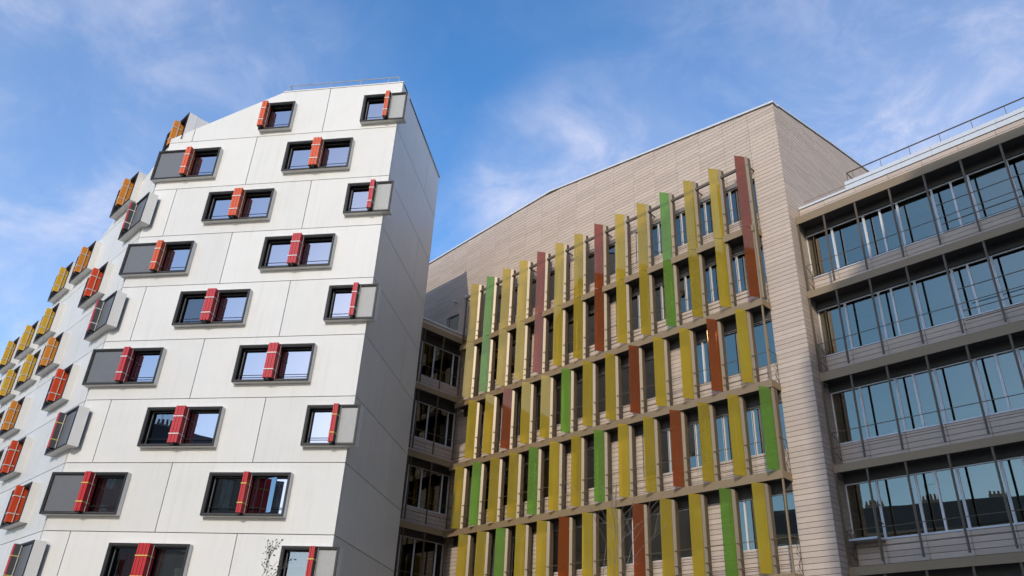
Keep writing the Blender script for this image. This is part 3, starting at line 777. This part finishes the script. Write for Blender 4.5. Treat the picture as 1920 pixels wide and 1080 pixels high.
RH = [18.45, 14.94, 11.42, 7.94, 4.44]; RSi = [16.43, 12.93, 9.42, 5.95, 2.45]
wing_r = wing('office_wing', 'brown glazed office wing with walkways and thin posts at the right edge', FA, redges,
     [-0.07, -1.19, -2.49, -3.85, -5.15, -6.46, -7.79, -9.1, -10.4], (-14.5, -0.03), RS, RH, RSi, -0.5, -1.2, narrow, -0.02, 1, 0.30, 5)
# taller rail bars at the far bays, end gate, roof edge
m = MB()
for zf in (15.5, 12.0):
    for dz in (.55, .92, 1.75): m.tube((-14.4, -.6, zf + dz), (-5.3, -.6, zf + dz), .016)
build('guard_rail', m, M['brown_dark'], FA, wing_r)
for zf in (15.5, 12.0, 8.47, 5.0):
    m = MB(); m.tube((-.12, -.62, zf), (-.12, -.62, zf + 1.2), .016); m.tube((-.12, -1.1, zf), (-.12, -1.1, zf + 1.2), .016)
    m.tube((-.12, -.62, zf + 1.2), (-.12, -1.1, zf + .95), .014); m.tube((-.12, -.62, zf + .5), (-.12, -1.1, zf + .3), .014); build('end_gate', m, M['brown_dark'], FA, wing_r)
# projecting vent shelf with rails at the fourth floor
m = MB(); m.box(-1.15, -.10, -1.18, -.62, 5.86, 5.93); build('shelf', m, M['steel'], FA, wing_r)
m = MB(); m.tube((-1.2, -.62, 5.0), (-1.2, -.62, 7.1), .022); m.tube((-1.2, -.62, 7.1), (-1.2, -1.1, 7.0), .018); m.tube((-1.2, -.62, 6.5), (-1.2, -1.1, 6.4), .018); build('lattice_bracket', m, M['brown_dark'], FA, wing_r)
# roof edge boards, white upstand, rail
wb = []
bmr = {}
for i in range(nr):
    a, b_ = redges[i], redges[i + 1]
    for q in range(3):
        m = MB().box(0, b_ - a - .014, -.04, 0, .0, BH - .018); place('board', m.mesh('board', M['board']), FA, (a + .007, -0.98, 19.085 + q * BH), wing_r)
m = MB(); m.box(-14.5, -.03, -2.2, -1.03, 19.07, 19.66); build('parapet', m, M['backing'], FA, wing_r)
m = MB(); m.box(-2.1, -.03, -1.6, -.95, 19.69, 19.79); build('coping', m, M['zinc'], FA, wing_r)
for i in range(11):
    xa = -2.11 - 1.14 * i
    m = MB(); m.box(xa - 1.135, xa, -1.35, -.96, 19.69, 20.12); build('parapet_panel', m, M['zinc'], FA, wing_r)
m = MB(); m.tube((-14.5, -1.0, 20.53), (-2.25, -1.0, 20.53), .026); m.tube((-2.25, -1.0, 20.53), (-2.25, -1.0, 20.1), .02)
m.tube((-14.5, -.945, 19.93), (-.3, -.945, 19.93), .008)
for i in range(11): m.tube((-2.5 - 1.14 * i, -1.0, 20.12), (-2.5 - 1.14 * i, -1.0, 20.52), .012)
m.tube((-2.25, -1.0, 20.53), (-2.25, -3.0, 20.53), .02)
build('guard_rail', m, M['brown_dark'], FA, wing_r)

KS = [(18.94, 19.28), (15.35, 15.65), (11.65, 11.98), (8.06, 8.36), (4.55, 4.85)]
KH = [18.55, 15.0, 11.45, 7.85]; KSi = [16.55, 13.0, 9.35, 5.85]
kedges = [0.0, 0.45, 1.85, 3.2, 5.0]
wing_k = wing('link_building', 'dark glazed link wing between the white block and the tan block', FK, kedges, [0.45, 1.80, 3.15, 3.35], (0.0, 5.0), KS, KH, KSi, 0.0, -0.7, {2}, 5.0, 1, 0.12, 9)
m = MB(); m.box(0.0, 5.0, -1.2, -.25, 19.28, 19.62); build('parapet', m, M['board'], FK, wing_k)
m = MB(); m.box(0.0, 5.0, -1.3, -.20, 19.623, 19.72); build('coping', m, M['zinc'], FK, wing_k)

# ================================================================== the other side of the street (seen only in the glass and by its shade)
def house(name, label, centre, faz, w, d, h, floors, mat, roofh, pots, seedv, group='houses across the street'):
    th = empty(name, (centre[0], centre[1], 0), label, 'building', group)
    F = frame_at(Vector((centre[0], centre[1], 0)), faz); rng = random.Random(seedv)
    fh = h / floors; hs = []; n = int(w / 2.6)
    for f in range(floors):
        for i in range(n):
            xc = -w / 2 + w * (i + .5) / n; hs.append((xc - .55, xc + .55, G + f * fh + .8, G + f * fh + fh - .5))
    m = MB(); cells(m, -w / 2, w / 2, G, G + h, hs, -.35, 0); build('wall', m, mat, F, th, fix=False)
    m = MB(); m.box(-w / 2, w / 2, -d, -.36, G, G + h); build('core_wall', m, M['room'], F, th)
    wm = None
    for a, b_, c, e in hs:
        if wm is None:
            k = ring(0, b_ - a, 0, e - c, -.2, -.14, .06); k.box(.52, .58, -.2, -.14, .06, e - c - .06); clean_me = k.mesh('window', M['panel'])
            pn = MB().box(.06, b_ - a - .06, -.18, -.17, .06, e - c - .06).mesh('pane', M['oglass']); wm = 1
        o = place('window', clean_me, F, (a, 0, c), th); place('pane', pn, F, (a, 0, c), o)
    m = MB(); m.box(-w / 2 - .2, w / 2 + .2, -.2, .3, G + h + .003, G + h + .35); build('cornice', m, mat, F, th)
    r = MB(); z0 = G + h + .354; ins = roofh * .38
    r.v += [(-w / 2, .1, z0), (w / 2, .1, z0), (w / 2, -d, z0), (-w / 2, -d, z0), (-w / 2 + .2, .1 - ins, z0 + roofh), (w / 2 - .2, .1 - ins, z0 + roofh), (w / 2 - .2, -d + ins, z0 + roofh), (-w / 2 + .2, -d + ins, z0 + roofh)]
    r.f += [(0, 1, 5, 4), (1, 2, 6, 5), (2, 3, 7, 6), (3, 0, 4, 7), (4, 5, 6, 7)]; r.tone += [.5] * 5
    ro = build('roof', r, M['slate'], F, th)
    if pots:
        for i in range(pots):
            xc = -w / 2 + w * (i + .5) / pots + rng.uniform(-1, 1)
            ch = build('chimney', MB().box(xc - 1.0, xc + 1.0, -d * .4, -d * .4 + .6, z0 + roofh - .3, z0 + roofh + 1.0), M['stone'], F, th)
            for q in range(5):
                px = xc - .8 + q * .4; hq = .35 + .3 * rng.random()
                build('chimney_pot', MB().tube((px, -d * .4 + .3, z0 + roofh + 1.0), (px, -d * .4 + .3, z0 + roofh + 1.0 + hq), .13, .1, n=8), M['pot'], F, ch)
        a = MB(); xa = w * .1; a.tube((xa, -d * .4, z0 + roofh), (xa, -d * .4, z0 + roofh + 3), .03); a.tube((xa, -d * .4, z0 + roofh + 2.8), (xa + 1.2, -d * .4, z0 + roofh + 2.8), .02)
        build('aerial', a, M['steel'], F, th)
    return th
house('street_house', 'limestone street house with slate mansard roof and chimney pots', (-46, 4), 150.0, 26, 11, 21.0, 5, M['stone'], 3.0, 4, 2)
house('street_house', 'low limestone house south of the road with plain slate roof', (-17, -26), 90, 17, 11, 17.0, 5, M['stone'], 3.2, 3, 3)
house('street_house', 'tall grey concrete block of flats south of the road', (45, -32), 90, 40, 12, 62.0, 20, M['concrete'], 0.8, 0, 4)
# unseen residential tower: outline shaped in the sun's plane to cast the wing's shade
tw = empty('residential_tower', (0, 0, 0), 'tall pale residential tower out of view, shaped to shade the right wing', 'building')
sun_h = Vector((SUNV.x, SUNV.y, 0)).normalized(); DT = 58.0
TY = az(SUN_AZ + 180)       # faces the site
TF = frame_at(Vector((0, 0, 0)), SUN_AZ + 90)   # x = to the west side as seen along the sun, y points ... towards az SUN_AZ
def shade_pt(s, z, o):
    """wall point (s along FA, height z) -> (x,z) on the tower plane DT metres towards the sun"""
    p = FA @ Vector((s, o, z)); ref = FA @ Vector((0, -1, 0))
    d = DT - (p - ref).dot(sun_h); q = p + SUNV * (d / SUNV.dot(sun_h))
    return q
xax = az(SUN_AZ + 90)
pts = [shade_pt(0.30, 5.5, 0.0), shade_pt(0.30, 12.2, 0.0), shade_pt(-1.0, 15.3, -.5), shade_pt(-2.6, 17.0, -.5), shade_pt(-5.0, 19.15, -.5), shade_pt(-30.0, 19.2, -.5)]
org = shade_pt(0, 0, 0); org.z = 0
prof = [((p - org).dot(xax), p.z) for p in pts]
xl = prof[0][0]; 
poly = [(prof[0][0], 0.0)] + prof[0:] + [(prof[-1][0], 0.0)]
TM = Matrix(((xax.x, sun_h.x, 0, org.x), (xax.y, sun_h.y, 0, org.y), (0, 0, 1, 0), (0, 0, 0, 1)))
tw.location = (org.x, org.y, 0); WM[tw] = Matrix.Translation((org.x, org.y, 0))
build('tower_body', MB().prism(poly, 0.0, 9.0), M['concrete'], TM, tw)
xa, xb = sorted((prof[0][0], prof[-1][0])); zmx = min(prof[2][1], prof[1][1])
for f in range(int((zmx - 4) / 2.9)):
    z = 3 + f * 2.9
    build('window_band', MB().box(xa + .6, xb - .6, -.06, -.003, z, z + 1.4), M['oglass'], TM, tw)

# ================================================================== young trees
def tree(name, label, base, height, crown_z, stems, leaves, bark, seedv, spread=0.45, group=None, lean=0.0):
    th = empty(name, (base[0], base[1], 0), label, 'tree', group); rng = random.Random(seedv)
    F = Matrix.Translation((base[0], base[1], 0))
    trunk = MB(); tw_ = MB(); lf = MB(); rmin = .005 if leaves else .0035
    def leaf(p, s):
        a = Vector((rng.gauss(0, 1), rng.gauss(0, 1), rng.gauss(0, 1))).normalized(); b = a.cross(Vector((rng.gauss(0, 1), rng.gauss(0, 1), .3))).normalized()
        lf.quad(tuple(p), tuple(p + a * s * .5 + b * s * .28), tuple(p + a * s), tuple(p + a * s * .5 - b * s * .28))
    def grow(p, d, ln, r, depth):
        seg = 3
        for i in range(seg):
            d = (d + Vector((rng.gauss(0, .10), rng.gauss(0, .10), .05))).normalized(); q = p + d * ln / seg
            tw_.tube(p, q, max(r, rmin), max(r * .8, rmin), n=4); p = q; r *= .8
            if depth and i: 
                for _ in range(1 + (rng.random() < .5)):
                    a = rng.random() * 6.28; nd = (d * 1.0 + Vector((math.cos(a), math.sin(a), .1)) * (.45 + .4 * rng.random())).normalized()
                    grow(p, nd, ln * (.5 + .3 * rng.random()), r * .6, depth - 1)
            if leaves and depth < 2:
                for _ in range(2): leaf(p + Vector((rng.gauss(0, .03), rng.gauss(0, .03), rng.gauss(0, .03))), .05 + .03 * rng.random())
    for s in range(stems):
        a = rng.random() * 6.28; d = Vector((math.cos(a) * .08 * stems * .5 + lean, math.sin(a) * .08 * stems * .5, 1)).normalized()
        p = Vector((0, 0, 0)); top = p + d * crown_z
        for i in range(5): trunk.tube(p + (top - p) * i / 5, p + (top - p) * (i + 1) / 5, .035 * (1 - .12 * i) / stems ** .4, .035 * (1 - .12 * (i + 1)) / stems ** .4, n=7)
        grow(top, d, height - crown_z, .035 * .4 / stems ** .4, 2)
    build('trunk', trunk, bark, F, th); build('twigs', tw_, bark, F, th)
    if leaves: build('leaves', lf, M['leaf'], F, th, fix=False)
    return th
tree('young_tree', 'thin young tree with sparse dark leaves before the white wall', (19.5 * math.sin(rad(-15.95)), 19.5 * math.cos(rad(-15.95))), 4.2, 3.35, 1, True, M['bark_dark'], 4)
tree('bare_tree', 'bare pale sapling before the tan block below the fins', (17 * math.sin(rad(7.2)), 17 * math.cos(rad(7.2))), 5.0, 3.4, 3, False, M['bark'], 8)
